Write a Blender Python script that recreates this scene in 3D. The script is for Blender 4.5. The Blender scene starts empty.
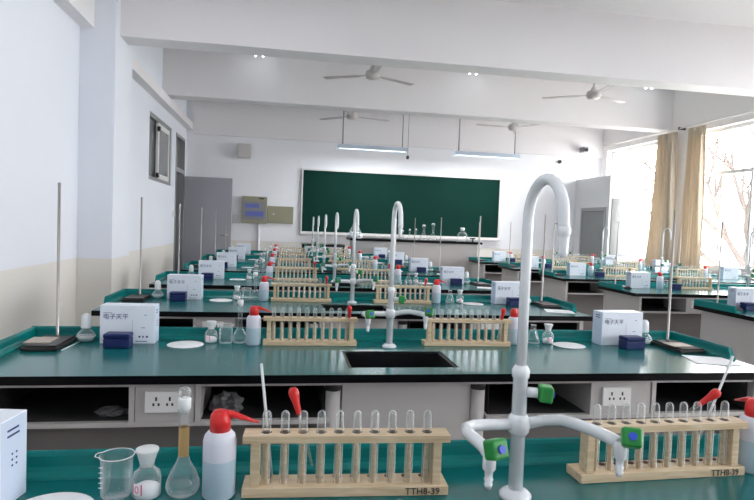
import bpy, bmesh, math, random
from mathutils import Vector, Matrix
random.seed(7)
PI = math.pi
scene = bpy.context.scene
COL = scene.collection
T = 0.78                      # worktop height
YT = lambda k: 1.0034 + 1.31 * k   # faucet line of bench row k

# ------------------------------------------------------------------ materials
def new_mat(name):
    m = bpy.data.materials.new(name); m.use_nodes = True
    nt = m.node_tree
    return m, nt, nt.nodes['Principled BSDF']

def mat(name, col, rough=.5, metal=0., spec=.5, noise=0., nscale=8., bump=0., bscale=60., emit=None, estr=0., stretch=None, trans=0., coat=0.):
    m, nt, b = new_mat(name)
    b.inputs['Base Color'].default_value = (*col, 1)
    b.inputs['Roughness'].default_value = rough
    b.inputs['Metallic'].default_value = metal
    b.inputs['Specular IOR Level'].default_value = spec
    b.inputs['Coat Weight'].default_value = coat
    if emit:
        b.inputs['Emission Color'].default_value = (*emit, 1); b.inputs['Emission Strength'].default_value = estr
    if noise or bump:
        tc = nt.nodes.new('ShaderNodeTexCoord')
        mp = nt.nodes.new('ShaderNodeMapping')
        if stretch: mp.inputs['Scale'].default_value = stretch
        nt.links.new(tc.outputs['Object'], mp.inputs['Vector'])
    if noise:
        n = nt.nodes.new('ShaderNodeTexNoise'); n.inputs['Scale'].default_value = nscale; n.inputs['Detail'].default_value = 5
        nt.links.new(mp.outputs['Vector'], n.inputs['Vector'])
        r = nt.nodes.new('ShaderNodeMix'); r.data_type = 'RGBA'
        r.inputs['A'].default_value = (*[c * (1 - noise) for c in col], 1)
        r.inputs['B'].default_value = (*[min(1, c * (1 + noise)) for c in col], 1)
        nt.links.new(n.outputs['Fac'], r.inputs['Factor'])
        nt.links.new(r.outputs['Result'], b.inputs['Base Color'])
    if bump:
        n2 = nt.nodes.new('ShaderNodeTexNoise'); n2.inputs['Scale'].default_value = bscale; n2.inputs['Detail'].default_value = 4
        nt.links.new(mp.outputs['Vector'], n2.inputs['Vector'])
        bp = nt.nodes.new('ShaderNodeBump'); bp.inputs['Strength'].default_value = bump; bp.inputs['Distance'].default_value = .004
        nt.links.new(n2.outputs['Fac'], bp.inputs['Height']); nt.links.new(bp.outputs['Normal'], b.inputs['Normal'])
    return m

def glass_mat(name, tint=(1, 1, 1), edge=(.85, .9, .92), face_op=.03, edge_op=.75, power=.35, gloss=.10):
    """thin clear laboratory glass: see-through face on, whitish and shiny towards the rim"""
    m = bpy.data.materials.new(name); m.use_nodes = True
    nt = m.node_tree; nt.nodes.clear()
    out = nt.nodes.new('ShaderNodeOutputMaterial')
    tr = nt.nodes.new('ShaderNodeBsdfTransparent'); tr.inputs['Color'].default_value = (*tint, 1)
    gl = nt.nodes.new('ShaderNodeBsdfGlossy'); gl.inputs['Roughness'].default_value = .06; gl.inputs['Color'].default_value = (1, 1, 1, 1)
    df = nt.nodes.new('ShaderNodeBsdfDiffuse'); df.inputs['Color'].default_value = (*edge, 1)
    lw = nt.nodes.new('ShaderNodeLayerWeight'); lw.inputs['Blend'].default_value = power
    mr = nt.nodes.new('ShaderNodeMapRange'); mr.inputs['From Min'].default_value = .15; mr.inputs['From Max'].default_value = 1
    mr.inputs['To Min'].default_value = face_op; mr.inputs['To Max'].default_value = edge_op
    nt.links.new(lw.outputs['Facing'], mr.inputs['Value'])
    m1 = nt.nodes.new('ShaderNodeMixShader')
    nt.links.new(mr.outputs['Result'], m1.inputs['Fac']); nt.links.new(tr.outputs[0], m1.inputs[1]); nt.links.new(df.outputs[0], m1.inputs[2])
    fc = nt.nodes.new('ShaderNodeLayerWeight'); fc.inputs['Blend'].default_value = .5
    pw = nt.nodes.new('ShaderNodeMath'); pw.operation = 'POWER'; pw.inputs[1].default_value = 5
    nt.links.new(fc.outputs['Facing'], pw.inputs[0])
    ad = nt.nodes.new('ShaderNodeMath'); ad.operation = 'MULTIPLY_ADD'; ad.inputs[1].default_value = .8; ad.inputs[2].default_value = gloss*.6; ad.use_clamp = True
    nt.links.new(pw.outputs[0], ad.inputs[0])
    m2 = nt.nodes.new('ShaderNodeMixShader')
    nt.links.new(ad.outputs[0], m2.inputs['Fac']); nt.links.new(m1.outputs[0], m2.inputs[1]); nt.links.new(gl.outputs[0], m2.inputs[2])
    nt.links.new(m2.outputs[0], out.inputs['Surface'])
    return m

def wall_mat(name, white, cream, z_line):
    """emulsion wall: white above, cream dado paint below z_line (world height)"""
    m, nt, b = new_mat(name)
    b.inputs['Roughness'].default_value = .75
    geo = nt.nodes.new('ShaderNodeNewGeometry'); sx = nt.nodes.new('ShaderNodeSeparateXYZ')
    nt.links.new(geo.outputs['Position'], sx.inputs[0])
    gt = nt.nodes.new('ShaderNodeMath'); gt.operation = 'GREATER_THAN'; gt.inputs[1].default_value = z_line
    nt.links.new(sx.outputs['Z'], gt.inputs[0])
    n = nt.nodes.new('ShaderNodeTexNoise'); n.inputs['Scale'].default_value = 1.3; n.inputs['Detail'].default_value = 6
    nt.links.new(geo.outputs['Position'], n.inputs['Vector'])
    def pair(c):
        r = nt.nodes.new('ShaderNodeMix'); r.data_type = 'RGBA'
        r.inputs['A'].default_value = (*[x * .97 for x in c], 1); r.inputs['B'].default_value = (*[min(1, x * 1.03) for x in c], 1)
        nt.links.new(n.outputs['Fac'], r.inputs['Factor']); return r
    a, c = pair(cream), pair(white)
    mx = nt.nodes.new('ShaderNodeMix'); mx.data_type = 'RGBA'
    nt.links.new(gt.outputs[0], mx.inputs['Factor']); nt.links.new(a.outputs['Result'], mx.inputs['A']); nt.links.new(c.outputs['Result'], mx.inputs['B'])
    nt.links.new(mx.outputs['Result'], b.inputs['Base Color'])
    return m

def floor_mat():
    m, nt, b = new_mat('floor tiles')
    geo = nt.nodes.new('ShaderNodeNewGeometry')
    br = nt.nodes.new('ShaderNodeTexBrick'); br.offset = 0
    br.inputs['Scale'].default_value = 1; br.inputs['Brick Width'].default_value = .6; br.inputs['Row Height'].default_value = .6
    br.inputs['Mortar Size'].default_value = .004
    br.inputs['Color1'].default_value = (.60, .58, .55, 1); br.inputs['Color2'].default_value = (.63, .61, .58, 1); br.inputs['Mortar'].default_value = (.3, .28, .26, 1)
    nt.links.new(geo.outputs['Position'], br.inputs['Vector']); nt.links.new(br.outputs['Color'], b.inputs['Base Color'])
    b.inputs['Roughness'].default_value = .3
    return m

def wood_mat():
    m, nt, b = new_mat('pale rack wood')
    tc = nt.nodes.new('ShaderNodeTexCoord'); mp = nt.nodes.new('ShaderNodeMapping'); mp.inputs['Scale'].default_value = (2, 22, 22)
    n = nt.nodes.new('ShaderNodeTexNoise'); n.inputs['Scale'].default_value = 5; n.inputs['Detail'].default_value = 6; n.inputs['Distortion'].default_value = .6
    nt.links.new(tc.outputs['Object'], mp.inputs['Vector']); nt.links.new(mp.outputs['Vector'], n.inputs['Vector'])
    cr = nt.nodes.new('ShaderNodeValToRGB')
    cr.color_ramp.elements[0].position = .3; cr.color_ramp.elements[0].color = (.56, .41, .24, 1)
    cr.color_ramp.elements[1].position = .7; cr.color_ramp.elements[1].color = (.77, .63, .44, 1)
    nt.links.new(n.outputs['Fac'], cr.inputs['Fac']); nt.links.new(cr.outputs['Color'], b.inputs['Base Color'])
    b.inputs['Roughness'].default_value = .55
    return m

def curtain_mat():
    m, nt, b = new_mat('tan curtain cloth')
    b.inputs['Base Color'].default_value = (.60, .53, .43, 1); b.inputs['Roughness'].default_value = .9
    b.inputs['Sheen Weight'].default_value = .2
    out = nt.nodes['Material Output']
    tl = nt.nodes.new('ShaderNodeBsdfTranslucent'); tl.inputs['Color'].default_value = (.80, .69, .54, 1)
    mx = nt.nodes.new('ShaderNodeMixShader'); mx.inputs['Fac'].default_value = .22
    nt.links.new(b.outputs[0], mx.inputs[1]); nt.links.new(tl.outputs[0], mx.inputs[2]); nt.links.new(mx.outputs[0], out.inputs['Surface'])
    return m

M = {}
M['wall'] = wall_mat('wall paint', (.78, .81, .87), (.74, .72, .67), .885)
M['wall_front'] = wall_mat('front wall paint', (.86, .865, .90), (.79, .76, .71), .93)
M['wall_win'] = wall_mat('window wall paint', (.84, .82, .81), (.68, .64, .58), .84)
M['ceiling'] = mat('ceiling paint', (.80, .78, .79), .8, noise=.02, nscale=1.5)
M['beam'] = mat('beam paint', (.80, .78, .79), .8, noise=.02, nscale=1.5)
M['floor'] = floor_mat()
M['top'] = mat('dark green worktop', (.003, .135, .138), .20, spec=.65, noise=.08, nscale=3, bump=.02, bscale=14)
M['edge'] = mat('black worktop edge', (.003, .003, .004), .3, spec=.12)
M['lip'] = mat('teal raised lip', (.0, .175, .168), .25, spec=.28, noise=.05, nscale=3)
M['panel'] = mat('grey cabinet laminate', (.46, .44, .43), .45, noise=.02, nscale=3)
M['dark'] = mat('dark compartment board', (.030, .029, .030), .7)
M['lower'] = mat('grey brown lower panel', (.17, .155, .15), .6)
M['black'] = mat('black plastic', (.012, .012, .013), .4)
M['sinkm'] = mat('black sink resin', (.008, .008, .009), .3)
M['iron'] = mat('black cast iron', (.02, .014, .014), .35, noise=.3, nscale=20)
M['steel'] = mat('steel rod', (.42, .40, .38), .32, metal=.8)
M['white_pl'] = mat('white plastic', (.83, .85, .87), .3)
M['tapw'] = mat('white enamel pipe', (.80, .83, .86), .22, coat=.3)
M['green'] = mat('green valve plastic', (.015, .26, .045), .35)
M['blue'] = mat('blue dot plastic', (.03, .08, .6), .35)
M['wood'] = wood_mat()
M['hole'] = mat('bored hole dark wood', (.10, .055, .03), .8)
M['ink'] = mat('black ink', (.02, .02, .02), .7)
M['glass'] = glass_mat('clear lab glass')
M['tube_glass'] = glass_mat('test tube glass', face_op=.05, edge_op=.8, power=.45, gloss=.12)
M['frost'] = mat('frosted ground glass', (.74, .77, .77), .35)
M['powder'] = mat('white powder', (.86, .88, .90), .9)
M['pink'] = mat('pink printed label', (.75, .12, .25), .6)
M['paperw'] = mat('white paper', (.93, .94, .95), .8)
M['carton'] = mat('white glossy carton', (.82, .87, .96), .35, noise=.03, nscale=6)
M['carton_side'] = mat('pale blue carton side', (.62, .71, .86), .35)
M['navy'] = mat('dark navy box', (.010, .022, .11), .4, spec=.3)
M['print'] = mat('dark blue print', (.03, .05, .18), .6)
M['red'] = mat('red plastic', (.72, .022, .022), .3)
M['bottle'] = mat('milky polythene', (.74, .74, .83), .35)
M['liquid'] = mat('milky polythene with water behind', (.50, .62, .72), .3)
M['tan'] = mat('tan rubber tube', (.50, .33, .13), .6)
M['grey_door'] = mat('grey door paint', (.36, .36, .40), .45)
M['frame_grey'] = mat('grey aluminium', (.33, .34, .35), .4, metal=.3)
M['frame_white'] = mat('white window frame', (.80, .79, .78), .4)
M['pane_dark'] = glass_mat('corridor window glass', tint=(.75, .78, .78), edge=(.5, .52, .52), face_op=.35, edge_op=.6, gloss=.15)
M['pane'] = glass_mat('window glass', tint=(.98, .98, .98), face_op=.0, edge_op=.15, gloss=.05)
M['board'] = mat('green chalkboard', (.005, .036, .027), .7, spec=.08, noise=.12, nscale=2.5)
M['alum'] = mat('aluminium trim', (.72, .70, .68), .4, metal=.3)
M['olive'] = mat('olive grey steel', (.30, .29, .20), .5)
M['meterblue'] = mat('blue meter window', (.12, .15, .45), .3)
M['metergrey'] = mat('grey meter panel', (.24, .24, .26), .4)
M['fan'] = mat('fan grey enamel', (.56, .53, .52), .4)
M['lampshade'] = mat('pale blue lamp reflector', (.62, .72, .82), .4)
M['tube_on'] = mat('lit fluorescent tube', (.9, .95, 1), .4, emit=(.9, .96, 1), estr=3.5)
M['curtain'] = curtain_mat()
M['bark'] = mat('pale bark', (.055, .042, .036), .9, noise=.2, nscale=4)
M['ground'] = mat('pale paving', (.6, .58, .55), .9, noise=.1, nscale=.5)
M['corr'] = mat('corridor paint', (.30, .30, .31), .8)
M['bag'] = mat('crumpled grey plastic', (.16, .16, .165), .3)
M['wrap'] = mat('white plastic wrap', (.70, .74, .75), .35)
M['beige'] = mat('beige ceramic', (.55, .48, .40), .5)
M['socket'] = mat('white socket plastic', (.74, .73, .72), .4)
M['hood'] = mat('grey white hood enamel', (.62, .63, .64), .4)
M['hoodglass'] = mat('grey hood glass', (.20, .21, .21), .15)
M['yellow'] = mat('yellow liquid', (.6, .55, .2), .4)

# ------------------------------------------------------------------ mesh builder
class MB:
    def __init__(s): s.v = []; s.f = []; s.m = []; s.s = []
    def face(s, idx, m=0, sm=False): s.f.append(tuple(idx)); s.m.append(m); s.s.append(sm)
    def box(s, x0, y0, z0, x1, y1, z1, m=0, top=None):
        b = len(s.v)
        s.v += [(x0,y0,z0),(x1,y0,z0),(x1,y1,z0),(x0,y1,z0),(x0,y0,z1),(x1,y0,z1),(x1,y1,z1),(x0,y1,z1)]
        for q in ((3,2,1,0),(0,1,5,4),(1,2,6,5),(2,3,7,6),(3,0,4,7)): s.face([b+i for i in q], m)
        s.face([b+i for i in (4,5,6,7)], m if top is None else top)
        return s
    def lathe(s, prof, c=(0,0,0), n=20, m=0, sm=True, sx=1., sy=1.):
        b = len(s.v); k = len(prof)
        for r, z in prof:
            for i in range(n):
                a = 2*PI*i/n; s.v.append((c[0]+r*math.cos(a)*sx, c[1]+r*math.sin(a)*sy, c[2]+z))
        for j in range(k-1):
            for i in range(n):
                i2 = (i+1) % n
                s.face((b+j*n+i, b+j*n+i2, b+(j+1)*n+i2, b+(j+1)*n+i), m, sm)
        if prof[0][0] > 1e-6 and s_cap[0]: s.face([b+i for i in range(n)][::-1], m)
        if prof[-1][0] > 1e-6 and s_cap[1]: s.face([b+(k-1)*n+i for i in range(n)], m)
        return s
    def tube(s, pts, r, n=10, m=0, caps=True, sm=True):
        pts = [Vector(p) for p in pts]; k = len(pts)
        rs = r if isinstance(r, (list, tuple)) else [r]*k
        b = len(s.v); up = None
        for j, p in enumerate(pts):
            t = (pts[min(j+1,k-1)] - pts[max(j-1,0)]).normalized()
            if up is None:
                up = Vector((0,0,1)) if abs(t.z) < .9 else Vector((0,1,0))
            a = t.cross(up).normalized(); bb = a.cross(t).normalized(); up = bb
            for i in range(n):
                w = 2*PI*i/n; q = p + (a*math.cos(w) + bb*math.sin(w))*rs[j]; s.v.append(tuple(q))
        for j in range(k-1):
            for i in range(n):
                i2 = (i+1) % n
                s.face((b+j*n+i, b+j*n+i2, b+(j+1)*n+i2, b+(j+1)*n+i), m, sm)
        if caps:
            s.face([b+i for i in range(n)][::-1], m); s.face([b+(k-1)*n+i for i in range(n)], m)
        return s
    def prism(s, poly, axis, d0, d1, m=0):
        """poly of 2D points; axis 'x': (y,z) swept in x; 'y': (x,z) swept in y; 'z': (x,y) swept in z"""
        b = len(s.v); n = len(poly)
        for d in (d0, d1):
            for p, q in poly:
                s.v.append({'x': (d,p,q), 'y': (p,d,q), 'z': (p,q,d)}[axis])
        for i in range(n):
            j = (i+1) % n; s.face((b+i, b+j, b+n+j, b+n+i), m)
        s.face([b+i for i in range(n)][::-1], m); s.face([b+n+i for i in range(n)], m)
        return s
    def mesh(s, name, mats, bevel=0., segs=2):
        me = bpy.data.meshes.new(name)
        me.from_pydata(s.v, [], s.f)
        for mm in mats: me.materials.append(mm)
        for p, mi, sm in zip(me.polygons, s.m, s.s): p.material_index = mi; p.use_smooth = sm
        bm = bmesh.new(); bm.from_mesh(me)
        bmesh.ops.recalc_face_normals(bm, faces=bm.faces)
        if bevel:
            ed = [e for e in bm.edges if len(e.link_faces) == 2 and e.calc_face_angle(0) > .5]
            bmesh.ops.bevel(bm, geom=ed, offset=bevel, segments=segs, affect='EDGES', profile=.5)
        bm.to_mesh(me); bm.free()
        return me
s_cap = [True, True]

def obj(name, mb, mats, parent=None, loc=(0,0,0), bevel=0., rot=(0,0,0), segs=2):
    me = mb.mesh(name, mats if isinstance(mats, (list, tuple)) else [mats], bevel, segs) if isinstance(mb, MB) else mb
    o = bpy.data.objects.new(name, me); COL.objects.link(o)
    o.parent = parent; o.location = loc; o.rotation_euler = rot
    return o
def tag(o, label, cat, group=None):
    o['label'] = label; o['category'] = cat
    if group: o['group'] = group
    return o
def thing(name, loc=(0,0,0), rotz=0., label='', cat='', group=None):
    o = bpy.data.objects.new(name, None); COL.objects.link(o); o.location = loc; o.rotation_euler = (0,0,rotz)
    o.empty_display_size = .05
    return tag(o, label, cat, group)
def dup(root, loc, rotz, label, group=None):
    def rec(o, par):
        c = o.copy(); COL.objects.link(c); c.parent = par
        for ch in kids.get(o.name, ()): rec(ch, c)
        return c
    kids = {}
    for o in [root] + list(root.children_recursive):
        kids[o.name] = list(o.children)
    r = rec(root, None)
    r.location = loc; r.rotation_euler = (0,0,rotz); r['label'] = label
    if group: r['group'] = group
    elif 'group' in r: del r['group']
    return r
def struct(name, mb, mats, bevel=0., parent=None):
    o = obj(name, mb, mats, parent, bevel=bevel)
    if parent is None: o['kind'] = 'structure'
    return o
def text_mesh(name, body, size, mats, parent, loc, rot, extrude=.0004, align='LEFT', sx=1., bold=0.):
    cu = bpy.data.curves.new(name, 'FONT'); cu.body = body; cu.size = size; cu.extrude = extrude; cu.align_x = align
    cu.resolution_u = 3; cu.offset = bold
    t = bpy.data.objects.new(name + '_c', cu); COL.objects.link(t)
    bpy.context.view_layer.update()
    dg = bpy.context.evaluated_depsgraph_get()
    me = bpy.data.meshes.new_from_object(t.evaluated_get(dg)); me.name = name
    me.materials.clear(); me.materials.append(mats)
    COL.objects.unlink(t); bpy.data.objects.remove(t)
    o = bpy.data.objects.new(name, me); COL.objects.link(o); o.parent = parent; o.location = loc; o.rotation_euler = rot; o.scale = (sx, 1, 1)
    return o

# ------------------------------------------------------------------ room shell
XA, XC, XR_W = -1.85, -1.70, 6.05      # near left wall, far left wall, window wall
YB, YN, ZC = 10.40, -2.2, 3.62         # board wall, wall behind camera, ceiling
def wall_with_holes(x0, x1, y0, y1, z0, z1, holes):
    mb = MB(); y = y0
    for (a, b, c, d) in sorted(holes):          # y0,y1,z0,z1
        if a > y: mb.box(x0, y, z0, x1, a, z1)
        if c > z0: mb.box(x0, a, z0, x1, b, c)
        if d < z1: mb.box(x0, a, d, x1, b, z1)
        y = b
    if y < y1: mb.box(x0, y, z0, x1, y1, z1)
    return mb
struct('floor', MB().box(-3.4, YN-.2, -.12, XR_W+.25, YB+.25, 0), M['floor'])
struct('ceiling', MB().box(-3.4, YN-.2, ZC, XR_W+.25, YB+.25, ZC+.12), M['ceiling'])
struct('wall_board', MB().box(XC-.2, YB, 0, XR_W+.25, YB+.2, ZC), M['wall_front'])
struct('wall_behind', MB().box(XA-.2, YN-.2, 0, XR_W+.25, YN, ZC), M['wall'])
struct('wall_left_near', MB().box(XA-.2, YN, 0, XA, 5.6, ZC), M['wall'])
WIN = (7.66, 9.12, 1.76, 2.62)
DOOR = (9.46, 10.26, 0., 2.62)
struct('wall_left_far', wall_with_holes(XC-.15, XC, 6.2, YB, 0, ZC, [WIN, DOOR]), M['wall'])
struct('trim_1', MB().box(XA-.2, 5.6, 0, -1.55, 6.2, ZC), M['wall'])                 # pillar on the left
struct('trim_2', MB().box(XC, 6.2, 2.81, XC+.11, YB, 2.93), M['beam'])               # ledge over window and door
struct('trim_3', MB().box(XA, YN, 2.96, XA+.12, 5.6, ZC), M['beam'])                 # edge beam of the near bay
struct('trim_4', MB().box(-1.55, 5.74, 2.95, XR_W, 6.02, ZC), M['beam'])             # near cross beam
struct('trim_5', MB().box(XC, 8.36, 2.97, XR_W, 8.64, ZC), M['beam'])                # far cross beam
struct('trim_6', MB().box(XC+.11, YB-.05, 2.74, XR_W, YB, ZC), M['beam'])            # head beam over the board
struct('trim_7', MB().box(XA+.12, 2.6, 2.95, XR_W, 2.3, ZC), M['beam'])              # beam above the camera
# window wall
wins = [(8.32, 10.2), (6.10, 7.92), (4.35, 5.5), (-1.9, .3)]  # last two are unseen, added and sized to balance the room light
SILL, HEAD = .84, 2.86
struct('wall_windows', wall_with_holes(XR_W, XR_W+.25, YN, YB, 0, ZC, [(a, b, SILL, HEAD) for a, b in wins]), M['wall_win'])
for i, (a, b) in enumerate(wins):
    fr = MB(); x0, x1 = XR_W+.10, XR_W+.16
    w = .05
    fr.box(x0, a, SILL, x1, a+w, HEAD); fr.box(x0, b-w, SILL, x1, b, HEAD)
    fr.box(x0, a+w, SILL, x1, b-w, SILL+w); fr.box(x0, a+w, HEAD-w, x1, b-w, HEAD)
    zb = 2.19
    fr.box(x0, a+w, zb, x1, b-w, zb+.05)
    ys = [a + (b-a)*t for t in (.40, .70)]
    for y in ys: fr.box(x0+.01, y-.022, SILL+w, x1-.01, y+.022, zb)
    wo = struct('window_%d' % (i+1), fr, M['frame_white'])
    obj('pane', MB().box(x0+.028, a+w, SILL+w, x0+.032, b-w, HEAD-w), M['pane'], wo)
    obj('sill', MB().box(XR_W-.03, a, SILL-.03, XR_W+.10, b, SILL), M['frame_white'], wo)
    l = bpy.data.lights.new('window_portal', 'AREA'); l.shape = 'RECTANGLE'; l.size = HEAD-SILL; l.size_y = b-a
    l.cycles.is_portal = True
    lo = bpy.data.objects.new('window_portal', l); COL.objects.link(lo)
    lo.location = (XR_W+.24, (a+b)/2, (SILL+HEAD)/2); lo.rotation_euler = (0, PI/2, 0)
# corridor behind the left wall
co = MB(); co.box(-3.4, 6.0, 0, -3.2, YB+.2, ZC); co.box(-3.2, 6.0, 0, XC-.15, 6.2, ZC); co.box(-3.2, YB, 0, XC-.15, YB+.2, ZC)
struct('wall_corridor', co, M['corr'])
# corridor window, partly slid open
a, b, c, d = WIN
fr = MB(); x0, x1 = XC-.10, XC-.01
fr.box(x0, a, c, x1, a+.05, d); fr.box(x0, b-.05, c, x1, b, d); fr.box(x0, a+.05, c, x1, b-.05, c+.05); fr.box(x0, a+.05, d-.05, x1, b-.05, d)
wo = struct('window_6', fr, M['frame_grey'])
s1 = MB(); y0, y1 = a+.62, b-.06
s1.box(XC-.05, y0, c+.05, XC-.02, y0+.07, d-.05); s1.box(XC-.05, y1-.07, c+.05, XC-.02, y1, d-.05)
s1.box(XC-.05, y0+.07, c+.05, XC-.02, y1-.07, c+.12); s1.box(XC-.05, y0+.07, d-.12, XC-.02, y1-.07, d-.05)
o = obj('sash', s1, M['frame_white'], wo); obj('sash_pane', MB().box(XC-.037, y0+.07, c+.12, XC-.033, y1-.07, d-.12), M['hoodglass'], wo)
s2 = MB(); y0, y1 = a+.06, a+.72
s2.box(XC-.09, y0, c+.05, XC-.06, y0+.05, d-.05); s2.box(XC-.09, y1-.05, c+.05, XC-.06, y1, d-.05)
obj('sash', s2, M['frame_grey'], wo); obj('sash_pane', MB().box(XC-.077, y0+.05, c+.05, XC-.073, y1-.05, d-.05), M['hoodglass'], wo)
lt = MB(); lt.box(XC-.02, a+.55, d-.17, XC+.012, a+.63, d-.11); lt.box(XC-.02, a+.50, c+.06, XC+.012, a+.58, c+.12)
obj('latch', lt, M['black'], wo)
# door frame, transom and open leaf
a, b, c, d = DOOR
fr = MB(); fr.box(XC-.14, a, 0, XC+.01, a+.05, d); fr.box(XC-.14, b-.05, 0, XC+.01, b, d)
fr.box(XC-.14, a+.05, d-.05, XC+.01, b-.05, d); fr.box(XC-.14, a+.05, 2.02, XC+.01, b-.05, 2.09)
do = struct('door_1', fr, M['frame_grey'])
obj('transom_pane', MB().box(XC-.08, a+.05, 2.09, XC-.075, b-.05, d-.05), M['hoodglass'], do)
lf = obj('door_leaf', MB().box(XC+.012, b-.02, .01, -.895, b+.03, 2.00), M['grey_door'], do, bevel=.004)
h = MB(); h.box(-.975, b-.028, .90, -.935, b-.02, 1.10); h.tube([(-.955, b-.028, 1.02), (-.955, b-.065, 1.02), (-1.06, b-.065, 1.02)], .009, 8)
obj('door_handle', h, M['steel'], do)

# blackboard
bb = thing('chalkboard', (2.155, YB, 1.10), 0, 'long dark green chalkboard with thin pale frame on the far wall', 'chalkboard')
obj('writing_surface', MB().box(-1.835, -.04, .03, 1.835, -.004, 1.12), M['board'], bb)
fm = MB(); fm.box(-1.86, -.055, .0, 1.86, -.004, .03); fm.box(-1.86, -.055, 1.12, 1.86, -.004, 1.145); fm.box(-1.86, -.055, .03, -1.835, -.004, 1.12); fm.box(1.835, -.055, .03, 1.86, -.004, 1.12)
obj('frame', fm, M['alum'], bb)
obj('chalk_tray', MB().box(-1.86, -.10, -.02, 1.86, -.055, .0), M['alum'], bb)

# fittings on the far wall
t = thing('wall_speaker', (-.72, YB, 2.48), 0, 'small pale box loudspeaker high on the far wall', 'speaker')
obj('case', MB().box(-.10, -.19, -.12, .12, -.05, .12), M['fan'], t, bevel=.01)
obj('bracket', MB().box(-.16, -.05, -.03, -.02, -.002, .03).box(-.19, -.09, -.02, -.10, -.05, .02), M['white_pl'], t)
t = thing('meter_cabinet', (-.515, YB, 1.24), 0, 'olive grey meter cabinet with two blue displays on the far wall', 'cabinet')
obj('case', MB().box(-.215, -.08, 0, .215, -.002, .47), M['olive'], t, bevel=.004)
obj('front_plate', MB().box(-.19, -.086, .06, .19, -.08, .38), M['metergrey'], t)
obj('display', MB().box(-.16, -.090, .27, .08, -.086, .34), M['meterblue'], t); obj('display', MB().box(-.15, -.090, .12, .16, -.086, .21), M['meterblue'], t)
obj('handle', MB().box(.08, -.09, .425, .16, -.08, .445), M['black'], t)
t = thing('electrical_box', (-.06, YB, 1.255), 0, 'plain olive steel box right of the blue-display meter cabinet', 'box')
obj('case', MB().box(-.23, -.06, 0, .225, -.004, .30), M['olive'], t, bevel=.004); obj('mounting_plate', MB().box(-.2, -.004, .02, .2, -.001, .28), M['olive'], t)
obj('knob', MB().lathe([(.014, 0), (.014, .012)], n=12), M['alum'], t, (-.12, -.06, .16), rot=(PI/2, 0, 0))
tag(obj('conduit', MB().tube([(0, 0, 0), (0, 0, 1.24)], .022, 8), M['white_pl'], None, (-.43, YB-.03, 0)), 'white vertical conduit below the blue-display meter cabinet', 'conduit')
t = thing('light_switch', (-.83, YB, 1.27), 0, 'white light switch left of the meter cabinet', 'switch')
obj('plate', MB().box(-.04, -.014, 0, .04, -.002, .11), M['socket'], t, bevel=.003); obj('rocker', MB().box(-.012, -.02, .03, .012, -.014, .08), M['white_pl'], t)
t = thing('security_camera', (5.56, YB, 2.78), 0, 'small dark camera on a bracket right of the chalkboard', 'camera')
obj('wall_mount', MB().tube([(-.05, -.004, -.2), (-.06, -.12, -.2), (-.02, -.14, -.02), (.02, -.14, .05)], .012, 8), M['white_pl'], t)
obj('body', MB().box(-.03, -.26, .03, .07, -.08, .13), M['frame_grey'], t, bevel=.01); obj('lens', MB().lathe([(.03, 0), (.03, .03)], n=12), M['black'], t, (.02, -.26, .07), rot=(PI/2, 0, 0))
t = thing('wall_hook', (5.18, YB, 2.63), 0, 'small round black socket on the wall above right end of chalkboard', 'socket')
obj('disc', MB().lathe([(.035, 0), (.035, .03)], n=14), M['black'], t, (0, -.002, 0), rot=(PI/2, 0, 0)); obj('plate', MB().box(-.05, -.0015, -.05, .05, -.0005, .05), M['white_pl'], t)
t = thing('wall_switch', (XC, 9.36, 1.30), 0, 'small white switch plate on left wall beside the open door', 'switch')
obj('plate', MB().box(.0, -.05, 0, .012, .05, .09), M['socket'], t); obj('rocker', MB().box(.012, -.02, .02, .018, .02, .07), M['white_pl'], t)

# ceiling fans
def fan(x, y, zh, ang, label):
    t = thing('ceiling_fan', (x, y, ZC), 0, label, 'fan', 'ceiling fans')
    obj('canopy', MB().lathe([(.02, -.13), (.06, -.08), (.07, 0)], n=18), M['fan'], t)
    obj('rod', MB().lathe([(.014, zh-ZC+.06), (.014, -.1)], n=10), M['fan'], t)
    obj('motor', MB().lathe([(.02, -.075), (.075, -.065), (.095, -.03), (.085, .02), (.04, .045), (.03, .08)], (0, 0, zh-ZC), n=22), M['fan'], t)
    for k in range(3):
        a = ang + k*2*PI/3
        b = MB(); b.prism([(.08, -.012), (.16, -.018), (.2, -.040), (.65, -.052), (.66, .046), (.2, .038), (.16, .018), (.08, .012)], 'z', -.004, .004)
        obj('blade', b, M['fan'], t, (0, 0, zh-ZC-.02), rot=(.12, 0, a) if 0 else (0, 0, a))
    return t
fan(1.03, 7.1, 3.15, PI/6, 'leftmost ceiling fan between the two cross beams')
fan(3.97, 7.1, 3.12, PI/6-.1, 'right-hand ceiling fan between the two cross beams')
fan(1.04, 9.35, 3.05, PI/6-.25, 'far ceiling fan above the left hanging lamp')
fan(3.80, 9.35, 3.05, 1.1, 'far ceiling fan above the right hanging lamp')

# hanging board lamps
def board_lamp(x, label):
    t = thing('hanging_lamp', (x, 9.5, 2.52), 0, label, 'lamp', 'hanging chalkboard lamps')
    obj('reflector', MB().prism([(-.09, .0), (-.03, .075), (.03, .075), (.09, .0), (.08, .0), (.025, .062), (-.025, .062), (-.08, 0)], 'x', -.58, .58), M['lampshade'], t)
    obj('tube', MB().tube([(-.55, 0, .02), (.55, 0, .02)], .014, 10), M['tube_on'], t)
    l = bpy.data.lights.new('lamp_light', 'AREA'); l.shape = 'RECTANGLE'; l.size = 1.1; l.size_y = .10; l.energy = 13; l.color = (.93, .97, 1)
    lo = bpy.data.objects.new('lamp_light', l); COL.objects.link(lo); lo.location = (x, 9.5, 2.519)
    obj('hanging_rod', MB().tube([(-.50, 0, .075), (-.50, 0, ZC-2.52)], .012, 8), M['frame_grey'], t)
    obj('hanging_rod', MB().tube([(.50, 0, .075), (.50, 0, ZC-2.52)], .009, 8), M['frame_grey'], t)
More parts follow.
